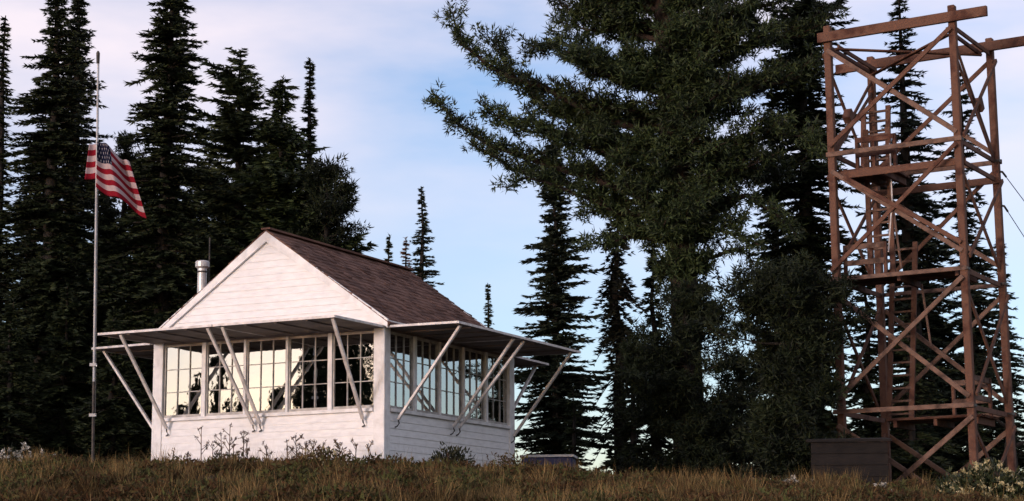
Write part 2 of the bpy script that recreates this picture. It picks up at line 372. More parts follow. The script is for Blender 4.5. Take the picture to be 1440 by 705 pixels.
for k in range(4):
    ln, T = Tside(k); rc = 1.45 if k % 2 == 0 else 1.28; mid = ln / 2
    if k == 0:
        shutter(k, -.02, mid - .012, rc, ((.36, .30), (mid - .14, mid - .18)))
        shutter(k, mid + .012, ln + .02, rc, ((mid + .13, mid - .05), (ln - .06, ln - .32)))
    else:
        shutter(k, -.02, mid - .012, rc, ((.20, .32), (mid - .20, mid - .10)))
        shutter(k, mid + .012, ln + .02, rc, ((mid + .18, mid + .10), (ln - .20, ln - .1)))
# stove pipe on the far slope
best = None; CHB = .75
for i in range(200):
    x = -CW + i * .01; p = cab.matrix_basis @ Vector((x, CHB, HA - 1.0))
    q = pr(p)
    if best is None or abs(q[0] - 283) < best[0]: best = (abs(q[0] - 283), x)
px_ = best[1]; ztop = HA - .9
for i in range(400):
    z = HE + i * .01
    if pr(cab.matrix_basis @ Vector((px_, CHB, z)))[1] < 368: ztop = z; break
ch = MB().tube([(px_, CHB, ztop - 1.2), (px_, CHB, ztop - .10)], .078, 16).build('chimney', M['zinc'], cab, smooth=False)
MB().tube([(px_, CHB, ztop - .13), (px_, CHB, ztop - .10), (px_, CHB, ztop - .02), (px_, CHB, ztop)], [.08, .118, .118, .10], 16).build('cap', M['zinc'], ch)
MB().tube([(px_, CHB, ztop - .20), (px_, CHB, ztop - .17)], .086, 16).build('band', M['iron'], ch)
MB().tube([(px_ + .04, CHB + .15, HE), (px_ + .03, CHB + .15, ztop + .42)], .012, 6).build('lightning_rod', M['iron'], cab)
# dark furniture inside, seen dimly through the panes
MB().box(-2.5, -1.8, 1.9, 2.5, .31, ZS - .05).build('fire_finder_stand', M['inside'], cab)
MB().box(-CW + .12, -CW + .9, 1.2, 3.2, .31, .8).build('bunk', M['inside'], cab)

# ------------------------------------------------------------------ fire tower
TY = -.551; ts, tv = 1.10, 1.01
tcx, tcy = 6.921, 31.243; tz0 = float(gz(tcx, tcy)) - .1
tow = empty('fire_tower', (tcx, tcy, tz0), TY, 'tall reddish brown timber tower frame with cross braces and ladders', 'tower')
def Zt(z): return z - tz0
rt_ = random.Random(9)
LEGS = {'fl': (-ts, -tv), 'fr': (ts, -tv), 'br': (ts, tv), 'bl': (-ts, tv)}
for k, (x, y) in LEGS.items():
    MB().bar((x, y, -.4), (x + rt_.uniform(-.01, .01), y, Zt(9.22 if k in ('fl', 'fr') else 9.15)), .122, .122, (0, 1, 0)).build('leg', M['timber'], tow, bevel=.012)
def tbar(name, a, b, w=.13, h=.05, m='timber', ref=None):
    a = Vector((a[0], a[1], Zt(a[2]))); b = Vector((b[0], b[1], Zt(b[2])))
    if name in ('brace', 'cross_beam'): w, h = (.036 if w <= .06 else w * .62), (.032 if h <= .05 else h * .64)
    return MB().bar(a, b, w, h, ref or (0, 0, 1)).build(name, M[m], tow, bevel=.006)
O = .07 + .022
tbar('top_beam', (-ts - .14, -tv - O - .02, 9.0), (ts + .62, -tv - O - .02, 9.0), .07, .17)
tbar('top_beam', (-ts - .62, tv - O - .02, 8.98), (ts + 1.3, tv - O - .02, 8.98), .07, .17)
# plan bracing at the top
tbar('brace', (-ts + .1, -tv + .08, 8.82), (ts - .1, tv - .2, 8.82), .13, .05)
tbar('brace', (-ts + .1, tv - .2, 8.76), (ts - .1, -tv + .08, 8.76), .13, .05)
for s in (-1, 1):
    for dx in (0, .14): tbar('cross_beam', (s * (ts - dx), -tv + .1, 8.86), (s * (ts - dx), tv - .1, 8.86), .05, .12)
# face bracing: front and back faces
for s in (-1, 1):
    yo = s * (tv + O - .02); yi = s * (tv + O + .03)
    tbar('brace', (-ts, yo, 8.78), (ts, yo, 7.06), .05, .12, 'timber2'); tbar('brace', (ts, yi, 8.82), (-ts, yi, 7.08), .05, .12)
    tbar('cross_beam', (-ts - .08, yo, 6.95), (ts + .08, yo, 6.95), .06, .13, 'timber2')
    tbar('cross_beam', (-ts - .08, s * (tv - O), 6.60), (ts + .08, s * (tv - O), 6.60), .06, .19)
    tbar('brace', (-ts, yo, 6.66), (ts, yo, 5.08), .05, .12, 'timber2')
    tbar('brace', (ts, yi, 6.86), (-ts - .05, yi, 4.94), .05, .11)
    tbar('cross_beam', (-ts - .1, yo, 4.80), (ts + .05, yo, 4.80), .06, .11, 'timber2')
    tbar('brace', (-ts + .05, yo, 4.52), (ts, yo, 2.72), .05, .12, 'timber2'); tbar('brace', (ts, yi, 4.66), (-ts, yi, 2.80), .05, .12, 'timber2')
    tbar('cross_beam', (-ts - .1, yi, 2.58), (ts + .08, yi, 2.58), .06, .12, 'timber2')
    tbar('brace', (ts + .05, yi, 2.40), (-.85, yi, .85), .06, .13, 'timber2'); tbar('brace', (-ts - .05, yo, 2.36), (.95, yo, .90), .06, .13, 'timber2')
tbar('brace', (-ts + .25, -tv - O - .06, 6.52), (ts, -tv - O - .02, 5.22), .05, .11)      # doubled brace on the front
# side faces, doubled braces with spacer blocks
for s in (-1, 1):
    xo = s * (ts - .02); xi = s * (ts + .095)
    for dz in (0, .22):
        tbar('brace', (xo, -tv * (1 if s > 0 else -1), 8.72 - dz), (xo, tv * (1 if s > 0 else -1), 6.98 - dz * .25), .10, .05, ref=(1, 0, 0))
    tbar('spacer_block', (xo, .18 * s, 7.88), (xo, .30 * s, 7.70), .14, .16)
    tbar('brace', (xi, tv * s, 8.74), (xi, -tv * s, 7.0), .05, .11)
    for a, b in ((6.6, 5.0), (4.6, 2.75), (2.35, .9)):
        tbar('brace', (xo, -tv * s, a), (xo, tv * s, b), .05, .11); tbar('brace', (xi, tv * s, a), (xi, -tv * s, b), .05, .11)
    for z in (6.95, 6.62, 4.78, 2.56): tbar('cross_beam', (xo, -tv + .1, z), (xo, tv - .1, z), .06, .13)
# platforms
def platform(z, x0, x1, y0, y1):
    o = MB(); 
    for x in (x0 + .1, (x0 + x1) / 2, x1 - .1): o.box(x - .03, x + .03, y0 + .01, y1 - .01, Zt(z) - .14, Zt(z) - .03)
    pf = o.build('platform', M['timber'], tow)
    y = y0; 
    while y < y1 - .05:
        w = .14; q = MB().box(x0, x1 + rt_.uniform(-.02, .02), y, min(y + w - .008, y1), Zt(z) - .028 + rt_.uniform(0, .004), Zt(z) + .012)
        q.build('plank', M['timber'], pf); y += w
platform(6.70, -ts - .02, -.2, -tv + .19, .30)
platform(4.86, -ts - .05, ts - .08, -tv + .13, .12)
platform(2.50, -.62, ts - .12, -.10, tv - .19)
def ladder(p0, p1, wdir, w, nr, mat_='timber'):
    p0 = Vector((p0[0], p0[1], Zt(p0[2]))); p1 = Vector((p1[0], p1[1], Zt(p1[2]))); wd = Vector(wdir).normalized() * w / 2
    l0 = empty('ladder', (0, 0, 0)); l0.parent = tow
    for s in (-1, 1): MB().bar(p0 + wd * s, p1 + wd * s, .045, .09, wd).build('rail', M[mat_], l0, bevel=.004)
    first = None
    for i in range(nr):
        q = p0.lerp(p1, (i + .5) / nr)
        if first is None: first = MB().bar(-wd, wd, .05, .035).build('rung', M['timber2'], l0); first.location = q
        else:
            c = first.copy(); C.objects.link(c); c.parent = l0; c.location = q
ladder((-.55, .25, 2.5), (-.45, .55, 5.6), (1, 0, 0), .40, 14)
ladder((-.62, -.15, 4.86), (-.72, .15, 7.6), (1, 0, 0), .40, 12)
ladder((-.95, .62, 6.7), (-.95, .78, 8.15), (1, 0, 0), .46, 8)
def railing(pts, z, hs=(.36, .62), m_='timber2'):
    r = empty('railing', (0, 0, 0)); r.parent = tow
    for x, y in pts: MB().bar((x, y, Zt(z)), (x, y, Zt(z) + hs[-1] + .05), .05, .07, (0, 1, 0)).build('post', M['timber'], r)
    for h in hs:
        for (x, y), (x2, y2) in zip(pts, pts[1:]):
            MB().bar((x, y - .04, Zt(z) + h), (x2, y2 - .04, Zt(z) + h), .03, .09).build('rail', M[m_], r)
railing([(-ts + .05, -tv + .3), (-.58, -tv + .3), (-.34, -tv + .3)], 4.86, (.25, .52))
railing([(.25, tv - .3), (.88, tv - .3), (.88, -tv + .55)], 2.5, (.30, .62))
railing([(-ts + .35, -tv + .26), (-.45, -tv + .26), (-.08, -tv + .26)], 6.7, (.25, .5), 'timber')
for a, b in (((-.4, -.2, 6.6), (-.2, -.35, 5.0)), ((-.05, .2, 4.8), (.10, .1, 3.7))):
    tbar('stay', a, b, .035, .03, 'timber2')
MB().tube([(-ts * .3, -.3, Zt(7.2)), (-ts * .28, -.36, Zt(6.2)), (-ts * .36, -.4, Zt(5.3))], .012, 5).build('hanging_rope', M['strut'], tow)
# boots, bolts: iron straps on the legs
for (x, y) in LEGS.values():
    for z in (8.98, 6.95, 4.8, 2.58): MB().box(x - .072, x + .072, y - .072, y + .072, Zt(z) - .02, Zt(z) + .02).build('strap', M['iron'], tow)
# guy wires
br = tow.matrix_basis @ Vector((ts, tv, Zt(6.85)))
for n, (zz, e, lab) in enumerate(((6.75, (1480, 333, 33.5), 'upper thin guy wire running down from the right rear tower leg'),
                                  (6.15, (1480, 392, 33.5), 'lower thin guy wire running down from the right rear tower leg'))):
    a = tow.matrix_basis @ Vector((ts + .1, tv, Zt(zz))); b = at(*e); d = (b - a); b2 = a + d * 5.5
    k = empty('guy_wire', a, 0, lab, 'wire', 'guy wires of the tower'); 
    b2.z = max(b2.z, float(gz(b2.x, b2.y)))
    MB().tube([(0, 0, 0), tuple((b2 - a) * .5 + Vector((0, 0, -.12))), tuple(b2 - a)], .008, 6).build('cable', M['wire'], k)
    MB().tube([(-.1, 0, .02), (0, 0, 0), tuple((b2 - a).normalized() * .18)], .02, 6).build('clamp', M['iron'], k)

# ------------------------------------------------------------------ flagpole and flag
pb = at(131, 645, 27); pt_ = at(138, 72, 27); pb.z = float(gz(pb.x, pb.y)) - .1; pbase = Vector((pb.x, pb.y, pb.z))
fp = empty('flagpole', pbase, 0, 'slender grey flagpole standing left of the cabin', 'flagpole')
h = pt_ - pbase
def pol(py): 
    t = (645 - py) / 573; return h * t + Vector((0, 0, .0)) * t
MB().tube([(0, 0, 0), tuple(h * .22)], [.024, .021], 12).build('base_tube', M['iron'], fp)
MB().tube([tuple(h * .22), tuple(h * .6), tuple(h * .97)], [.0175, .016, .011], 12).build('shaft', M['pole'], fp)
MB().tube([tuple(h * .97), tuple(h * .995), tuple(h)], [.024, .028, .012], 10).build('truck', M['iron'], fp)
for q in (497, 563):
    v = pol(q); MB().box(v.x - .055, v.x + .035, v.y - .04, v.y + .04, v.z - .022, v.z + .022).build('cleat', M['pole'], fp)
MB().tube([tuple(pol(563) + Vector((.026, .01, 0))), tuple(pol(300) + Vector((.022, .01, 0))), tuple(pol(80) + Vector((.014, .01, 0)))], .004, 5).build('halyard', M['wire'], fp)
# flag: hangs limp, one fold to the left of the pole
fl0 = at(137, 197, 26.97)
flag = empty('flag', fl0, 0, 'limp red and white striped flag with dark blue starred corner hanging at half mast', 'flag')
K = 26.97 / F_PX / 1.0
def cloth(name, nu, nv, fn, uvf):
    V = []; UV = []
    for j in range(nv + 1):
        for i in range(nu + 1):
            u, v = i / nu, j / nv; V.append(fn(u, v)); UV.append(uvf(u, v))
    I = np.arange((nu + 1) * (nv + 1)).reshape(nv + 1, nu + 1)
    Fc = np.stack([I[:-1, :-1], I[:-1, 1:], I[1:, 1:], I[1:, :-1]], -1).reshape(-1, 4)
    me = npmesh(name, V, Fc, M['flag'], True); uv = me.uv_layers.new(name='UVMap')
    for lp in me.loops: uv.data[lp.index].uv = UV[lp.vertex_index]
    o = link(name, me, flag); s = o.modifiers.new('thickness', 'SOLIDIFY'); s.thickness = .004; return o
def main(u, v):
    # v = 1 top edge. pixel layout: hoist (137,197)-(137,262); fly edge (176,222)-(207,300)
    hx, hy = 137 + 1 * u, 262 - 65 * v
    x = 137 + u * (70 - 26 * v) ; y = (266 - 69 * v) + u * (36 - 10 * v) + 6 * u * u + 3 * math.sin(u * 9 + v * 2)
    dep = .10 * math.sin(u * 10 + v * 1.5) * min(1, u * 3) + .25 * u
    return ((x - 137) * K, dep, -(y - 197) * K)
cloth('cloth', 48, 40, main, lambda u, v: (u * .98, v * .76))
def fold(u, v):
    x = 137 - u * (13 + 5 * (1 - v)); y = 200 + (1 - v) * (52) + u * 2
    return ((x - 137) * K, .05 + .05 * math.sin(u * 3.1), -(y - 197) * K)
cloth('folded_edge', 10, 20, fold, lambda u, v: (.6 + u * .3, v * 6 / 13))

# ------------------------------------------------------------------ trees
def nrm(a): return a / np.maximum(np.linalg.norm(a, axis=-1, keepdims=True), 1e-9)
def needles(P, D, Ln, Wd, rng, droop=0.):
    """one thin triangle per row: base P, direction D"""
    n = len(P); D = nrm(D); r = rng.normal(size=(n, 3)); s = nrm(np.cross(D, r)) * (Wd[:, None] / 2)
    T = P + D * Ln[:, None]
    V = np.stack([P - s, P + s, T], 1).reshape(-1, 3)
    return V
def tree_obj(name, base, trunk_mb, V, foliage, bark, label, group, extra=None, crown='crown'):
    t = empty(name, base, 0, label, 'tree', group)
    trunk_mb.build('trunk', bark, t, fix=False, smooth=True)
    F = np.arange(len(V)).reshape(-1, 3)
    link(crown, npmesh(crown, V, F, foliage), t)
    return t

def fir(px, ytop, hw, d, label, group, seed, foliage='fir', pw=.75, low=.03, dens=1., lean=0., droop=.28, open_=0., ybase=None, spread=1.0, hwtop=None, bark='bark', tw=1., name='fir_tree', prof=None):
    rng = np.random.default_rng(seed)
    top = at(px, ytop, d); bx, by = top.x + lean, d; bz = float(gz(bx, by)) - .1
    H = top.z - bz; Rm = hw / F_PX * d
    tpts = [np.array([0, 0, 0.]) + np.array([-lean, 0, H]) * t for t in np.linspace(0, 1, 9)]
    for p in tpts[1:-1]: p[:2] += rng.normal(0, .03, 2)
    def tpos(h):
        f = h / H * 8; i = min(int(f), 7); return tpts[i] * (1 - (f - i)) + tpts[i + 1] * (f - i)
    mb = MB(); r0 = .020 * H * tw + .03
    mb.tube([tuple(p) for p in tpts], [r0 * (1 - .97 * t) + .004 for t in np.linspace(0, 1, 9)], 8)
    PP, DD, LL, WW = [], [], [], []
    h = low * H; k = 0
    gap = rng.uniform(.5, 1, 64)
    while h < H - .08:
        f = h / H; rad = (prof(f) * Rm) if prof else Rm * (1 - f) ** pw * (1 if f > .06 else .75)
        rad = max(rad * (1 + .16 * math.sin(h * 5.1 + seed) + rng.normal(0, .14)), .05)
        nb = int(max(4, (6.5 + 4 * rad) * dens))
        for _ in range(nb):
            if rng.random() < open_: continue
            az = rng.uniform(0, 2 * math.pi); Lb = rad * rng.uniform(.55, 1.12) * (1.3 if rng.random() < .07 else 1) * (1 + .22 * math.sin(az * 2 + seed + h * .7))
            hh = h + rng.uniform(-.08, .08); hh = min(max(hh, .05), H - .02); p0 = tpos(hh)
            o = np.array([math.cos(az), math.sin(az), 0]); sd = np.array([-math.sin(az), math.cos(az), 0])
            a_up = .25 + .55 * f ** 2; dr = droop * (1.15 - f) * 2
            n = max(3, int(Lb / .075)); tt = (np.arange(n) + rng.uniform(0, 1, n)) / n; tt = .08 + .92 * tt
            zc = Lb * (a_up * tt - (a_up + dr) * tt ** 1.6 + .22 * tt ** 4)
            P = p0 + o * (tt * Lb)[:, None] + np.array([0, 0, 1.]) * zc[:, None]
            # twigs left, right and on top
            for s in (-1, 1, -1, 1, -1, 1, 0):
                D = o * rng.uniform(.35, 1.1, (n, 1)) + sd * (s * rng.uniform(.5, 1.1, (n, 1))) + np.array([0, 0, 1.]) * rng.uniform(-.45, .30, (n, 1))
                PP.append(P); DD.append(D); tl = (.10 + .20 * Lb * .55 * (1 - .55 * tt)) * rng.uniform(.7, 1.25, n) * spread
                tl = np.minimum(tl, .42); LL.append(tl); WW.append(.022 + .20 * tl * rng.uniform(.7, 1.2, n))
            if Lb > .5: mb.tube([tuple(p0), tuple(P[np.argsort(tt)[n // 2]]), tuple(P[np.argmax(tt)])], [.012 + .010 * Lb, .010 + .005 * Lb, .004], 4, cap=False)
        h += max(.06, .20 - .08 * f) * rng.uniform(.8, 1.2) / max(.6, dens ** .4)
    # leader
    n = 30; hh = H - rng.uniform(0, .5, n); P = np.array([tpos(q) for q in hh]); a = rng.uniform(0, 6.28, n)
    PP.append(P); DD.append(np.stack([np.cos(a), np.sin(a), rng.uniform(.2, 1.2, n)], 1)); LL.append(rng.uniform(.06, .14, n)); WW.append(np.full(n, .03))
    V = needles(np.concatenate(PP), np.concatenate(DD), np.concatenate(LL), np.concatenate(WW), rng)
    return tree_obj(name, (bx, by, bz), mb, V, M[foliage], M[bark], label, group)

def tufts(P, D, rng, n=14, L0=.15, L1=.24, w=.032, cone=.85):
    """pine tufts: n needles bunches fanning round each direction"""
    n = int(n * 1.7); k = len(P); P = np.repeat(P, n, 0); D = np.repeat(nrm(D), n, 0)
    J = rng.normal(size=(k * n, 3)); D2 = D * rng.uniform(-.1, .8, (k * n, 1)) + nrm(J) * cone
    B = P + D * rng.uniform(-.09, .05, (k * n, 1)) + J * .028
    return needles(B, D2, rng.uniform(L0, L1, k * n), np.full(k * n, w) * rng.uniform(.8, 1.5, k * n), rng)

def limb_foliage(pts, rng, step=.13, blen=.55, start=.25, tuftn=13, mb=None, scale=1.):
    """pts: polyline (m,3) of a limb; returns needle vertices, adds twig tubes to mb"""
    pts = np.asarray(pts, float); seg = np.linalg.norm(np.diff(pts, axis=0), axis=1); L_ = seg.sum(); cum = np.concatenate([[0], np.cumsum(seg)])
    out_p, out_d = [], []
    s = start * L_
    while s < L_:
        i = min(np.searchsorted(cum, s, 'right') - 1, len(seg) - 1); f = (s - cum[i]) / seg[i]; p = pts[i] * (1 - f) + pts[i + 1] * f
        t = nrm((pts[i + 1] - pts[i])[None])[0]; sd = np.cross(t, [0, 0, 1.]); sd = sd / max(np.linalg.norm(sd), 1e-6)
        fr_ = s / L_
        for sg in (-1, 1):
            bl = blen * (1.15 - .55 * fr_) * rng.uniform(.5, 1.2)
            d = t * rng.uniform(.5, 1.0) + sd * sg * rng.uniform(.4, 1.0) + np.array([0, 0, rng.uniform(-.25, .65)]); d /= np.linalg.norm(d)
            e = p + d * bl + np.array([0, 0, .08 * bl])
            if mb is not None and bl > .25: mb.tube([tuple(p), tuple(e)], [.012, .005], 4, cap=False)
            nt_ = max(2, int(bl / (.105 * max(1, scale))))
            for q in range(nt_):
                g = (q + 1) / nt_; pp = p + (e - p) * g + rng.normal(0, .06, 3)
                dd = d + rng.normal(0, .45, 3) + np.array([0, 0, .35]); out_p.append(pp); out_d.append(dd)
        s += step * rng.uniform(.7, 1.4)
    out_p.append(pts[-1]); out_d.append(pts[-1] - pts[-2])
    return tufts(np.array(out_p), np.array(out_d), rng, tuftn, .05 * scale, .125 * scale, .0225 * scale)

def pine_round(px, ytop, hw, d, label, group, seed, foliage='young', low=.02, prof=None, step=.2, name='young_pine', tn=12, nb0=9, scale=1.15, bark='bark', up_=.35, vstep=.30):
    rng = np.random.default_rng(seed)
    top = at(px, ytop, d); bz = float(gz(top.x, d)) - .1; H = top.z - bz; Rm = hw / F_PX * d
    mb = MB(); mb.tube([(0, 0, 0), (rng.normal(0, .04), 0, H * .5), (0, 0, H - .1)], [.02 * H + .05, .012 * H + .03, .01], 8)
    Vs = []; h = low * H + .1
    while h < H - .05:
        f = h / H; rad = (prof(f) if prof else math.sqrt(max(0, 1 - f ** 2.4)) * (.55 + .45 * min(1, f * 4))) * Rm
        for _ in range(int(nb0 * (.6 + .5 * rad / max(Rm, .1)))):
            az = rng.uniform(0, 6.283); Lb = max(.15, rad * rng.uniform(.5, 1.08) * (1.28 if rng.random() < .14 else 1)); o = np.array([math.cos(az), math.sin(az), 0])
            p0 = np.array([0, 0, h + rng.uniform(-.12, .12)]); rise = up_ * (.2 + f)
            pts = [p0 + o * Lb * t + np.array([0, 0, Lb * (rise * t ** 1.7 - .12 * t)]) for t in (0, .35, .7, 1)]
            Vs.append(limb_foliage(pts, rng, step, min(.5, .25 + .25 * Lb), .30, tn, None, scale))
            mb.tube([tuple(q) for q in pts], [.02 + .008 * Lb, .018, .012, .006], 5, cap=False)
        h += vstep * rng.uniform(.8, 1.2)
    n = 10; Vs.append(tufts(np.stack([np.zeros(n), np.zeros(n), H - np.linspace(0, .5, n)], 1), np.tile([0, 0, 1.], (n, 1)), rng, 12, .12, .22, .034))
    return tree_obj(name, (top.x, d, bz), mb, np.concatenate(Vs), M[foliage], M[bark], label, group)

GL = 'conifers behind the cabin and flagpole'; GR = 'conifers behind the tower'; GF = 'small far trees beyond the roof'; GM = 'conifers between cabin and tower'
def spire(a, b, t):     # narrow spire of width a down to fraction t of height, then widening to 1
    return lambda f: (a + (1 - a) * ((t - f) / t) ** b) if f < t else a * ((1 - f) / (1 - t)) ** .8
fir(8, 22, 78, 40, 'narrow fir spire at the very left of the picture', GL, 1, prof=spire(.26, .8, .68), droop=.35)
fir(84, -70, 78, 39, 'tall fir spire behind the flagpole, its top cut off, the left of a close pair', GL, 2, prof=spire(.5, .9, .75), dens=1.4)
fir(114, -60, 80, 41.5, 'tall fir spire rising right behind the flagpole, the right of a close pair', GL, 3, prof=spire(.42, .9, .72), dens=1.4, foliage='fir2')
fir(243, -75, 108, 38.5, 'tallest dark fir spire between the flag and the gable', GL, 4, prof=spire(.44, .85, .80), dens=1.2)
fir(338, 72, 112, 41, 'paler loose layered conifer with ragged top right of the tallest spire', GL, 5, 'loose', prof=lambda f: 1.0 - .3 * f if f < .6 else max(.10, .22 + .60 * (1 - f) / .4), dens=.9, open_=.12, droop=.02, spread=1.25, name='ragged_conifer')
fir(398, 108, 100, 39.5, 'dark dense conifer above the gable peak', GL, 6, 'pine', prof=lambda f: .95 if f < .55 else .10 + .85 * ((1 - f) / .45) ** 1.05, dens=1.2, droop=.06, spread=1.15, name='dense_conifer')
fir(436, 82, 92, 41, 'thin fir spire poking up at the right of the dense conifer above the gable', GL, 7, prof=spire(.12, .7, .78), dens=1.1)
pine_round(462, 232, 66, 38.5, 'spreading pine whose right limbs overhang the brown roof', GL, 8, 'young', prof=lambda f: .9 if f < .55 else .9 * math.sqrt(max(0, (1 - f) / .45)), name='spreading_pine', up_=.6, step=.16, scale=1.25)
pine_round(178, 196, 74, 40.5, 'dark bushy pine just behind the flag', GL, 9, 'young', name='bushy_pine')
fir(45, 215, 92, 43, 'broad dark fir low at the left behind the flagpole', GL, 10, dens=1.3)
fir(148, 262, 96, 44, 'broad dark fir behind the bushy pine and the flagpole foot', GL, 11, dens=1.3)
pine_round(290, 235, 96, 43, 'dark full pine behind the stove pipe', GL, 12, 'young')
fir(205, 330, 90, 42, 'low wide fir filling the gap left of the cabin', GL, 13, dens=1.3)
fir(-30, 280, 95, 42, 'dark fir cut off by the left picture edge', GL, 14, dens=1.3)
fir(95, 400, 85, 38, 'low dark fir nearest the flagpole foot', GL, 15, dens=1.3)
fir(20, 420, 80, 37, 'low dark fir at the left picture edge above the white flowers', GL, 17, dens=1.3)
fir(160, 430, 70, 36.5, 'short dark fir left of the cabin corner', GL, 18, dens=1.3)

fir(548, 330, 44, 62, 'tiny fir tip just above the roof ridge', GF, 21, pw=.9)
fir(592, 262, 84, 60, 'slim fir with sharp tip above the far end of the roof', GF, 22, pw=1.0, foliage='fir2')
fir(571, 334, 44, 60.8, 'reddish dead young fir beside the slim one above the roof', GF, 23, 'dead', open_=.35)
fir(686, 398, 40, 72, 'tiny lone fir tip above the right shutter', GF, 24, pw=.9)

fir(777, 195, 56, 40, 'dense dark fir right of the cabin shutters', GM, 31, prof=lambda f: 1. if f < .28 else (1 - f) / .72 * .78 + .22 * (f < .98), dens=1.6, foliage='fir2', droop=.15, tw=.6)
fir(866, 255, 40, 41, 'drooping lichen hung fir between the dense fir and the big pine', GM, 32, 'moss', prof=lambda f: .8 if f < .7 else .8 * ((1 - f) / .3) ** .6, droop=.9, open_=.08, spread=1.1)
fir(916, 330, 52, 43, 'dark fir directly left of the big pine trunk', GM, 33, dens=1.1, pw=.7)
fir(806, 545, 34, 37.5, 'short young fir at the foot of the dense fir', GM, 34, dens=.8)
fir(1122, -80, 62, 39, 'tall columnar fir between the big pine and the tower', GM, 35, prof=lambda f: .95 if f < .85 else .95 * (1 - f) / .15, dens=1.25)
fir(1085, 130, 62, 42, 'dark fir half hidden behind the big pine on its tower side', GM, 36, dens=1.1)
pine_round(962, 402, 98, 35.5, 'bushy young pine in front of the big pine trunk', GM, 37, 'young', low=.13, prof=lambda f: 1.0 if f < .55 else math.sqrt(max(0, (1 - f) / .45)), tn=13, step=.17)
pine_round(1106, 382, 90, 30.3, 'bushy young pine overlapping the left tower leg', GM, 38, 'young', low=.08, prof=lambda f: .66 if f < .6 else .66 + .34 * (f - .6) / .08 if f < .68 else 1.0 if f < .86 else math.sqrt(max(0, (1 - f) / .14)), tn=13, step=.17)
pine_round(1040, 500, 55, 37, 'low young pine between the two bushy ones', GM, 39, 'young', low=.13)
fir(890, 470, 45, 38, 'low dark fir under the lichen hung one', GM, 40, dens=1.2)

fir(1263, -30, 84, 42, 'tall thin fir rising through the middle of the tower', GR, 51, prof=spire(.62, .9, .6), dens=.8, open_=.15, foliage='fir2', spread=1.15)
fir(1346, 92, 78, 43, 'fir with sharp tip behind the right front tower leg', GR, 52, dens=.9, open_=.12, foliage='fir2', spread=1.15)
fir(1300, 290, 92, 44, 'dark fir behind the middle platform of the tower', GR, 53, dens=1.1)
fir(1212, 350, 66, 42, 'dark fir behind the left tower leg', GR, 54, dens=1.0)
fir(1405, 330, 52, 45, 'fir at the right edge behind the rear tower leg', GR, 55, dens=.8, open_=.1)
fir(1275, 440, 80, 40, 'low dark fir under the tower platforms', GR, 56, dens=.9)
fir(1460, 380, 42, 41, 'fir cut off by the right picture edge', GR, 57, dens=.7, open_=.15)
fir(1370, 520, 46, 41, 'low fir behind the right front tower leg', GR, 58, dens=.6)

# dead leaning snag at the right edge
sp = at(1424, 640, 33); sp.z = float(gz(sp.x, 33)) - .1
sn = empty('dead_snag', sp, 0, 'dark dead trunk with bare stubs by the right rear tower leg', 'tree')
K2 = 33 / F_PX
MB().tube([(0, 0, 0), (-.02, 0, .6), (-.03, .02, 1.2), (.03, .05, 1.9)], [.19, .13, .10, .05], 9).build('trunk', M['bark'], sn, smooth=True)
for a, b in (((-.03, 0, .9), (-.35, .1, .62)), ((-.02, 0, 1.2), (.4, .1, 1.35)), ((0, .02, 1.5), (-.3, .1, 1.75)), ((0, 0, .6), (.3, -.1, .45))):
    MB().tube([a, b], [.045, .015], 6).build('branch_stub', M['bark'], sn)

# ---- the big pine
rng = np.random.default_rng(77); D0 = 36.5
pbx = at(972, 640, D0); pbz = float(gz(pbx.x, D0)) - .15; P0 = Vector((pbx.x, D0, pbz))
big = empty('big_pine', P0, 0, 'huge spreading pine with thick dark trunk in the middle', 'tree')
trk = [np.array(at(x, y, D0) - P0) for x, y in ((966, 520), (962, 400), (953, 280), (944, 150), (934, 0), (927, -130), (922, -260))]
trk = [np.zeros(3)] + trk
MB().tube([tuple(p) for p in trk], [.36, .30, .27, .30, .26, .22, .15, .05], 14).build('trunk', M['pinebark'], big, smooth=True)
def tr_at(py):
    z = at(940, py, D0).z - P0.z
    for a, b in zip(trk, trk[1:]):
        if a[2] <= z <= b[2]: f = (z - a[2]) / (b[2] - a[2]); return a * (1 - f) + b * f
    return trk[-1]
k3 = D0 / F_PX; Vs = []; wood = MB()
def big_limb(py0, pts, dep, rad=.07, step=.13, blen=.86, start=.2, tn=13):
    """pts: photo points the limb passes; dep: depth offset at its tip (m)"""
    p = [tr_at(py0)]; n = len(pts)
    for i, (x, y) in enumerate(pts): p.append(np.array(at(x, y, D0 + dep * (i + 1) / n) - P0))
    # smooth
    q = [p[0]]
    for i in range(len(p) - 1):
        a, b = p[i], p[i + 1]; q += [a * .5 + b * .5 + rng.normal(0, .03, 3), b]
    MB().tube([tuple(v) for v in q], list(np.linspace(rad, .012, len(q))), 7).build('limb', M['pinebark'], big, fix=False, smooth=True)
    Vs.append(limb_foliage(q, rng, step, blen, start, tn, wood, 1.3))
# limbs traced on the left: long ones with lifted tips
big_limb(215, [(850, 165), (760, 120), (690, 95), (648, 62), (636, 18)], -.8, .09, blen=.55)
big_limb(205, [(860, 190), (770, 150), (720, 110), (700, 55)], .9, .07)
big_limb(295, [(870, 265), (770, 232), (690, 205), (640, 172), (609, 142)], -.4, .10, blen=.55)
big_limb(290, [(850, 280), (770, 250), (715, 235), (665, 205)], 1.0, .07, blen=.5)
big_limb(310, [(870, 300), (790, 265), (740, 250), (712, 266)], -.9, .06, blen=.4)
big_limb(120, [(850, 90), (790, 60), (745, 75)], -1.2, .07)
big_limb(60, [(870, 40), (820, 20), (785, 5)], .3, .07)
big_limb(20, [(860, 0), (810, -25), (780, -40)], -.9, .07)
big_limb(250, [(860, 225), (800, 190), (740, 185), (690, 160)], .2, .08)
big_limb(340, [(890, 330), (850, 345), (825, 345)], -.6, .05, blen=.4)
big_limb(355, [(900, 330), (860, 300), (820, 300)], .8, .05, blen=.4)
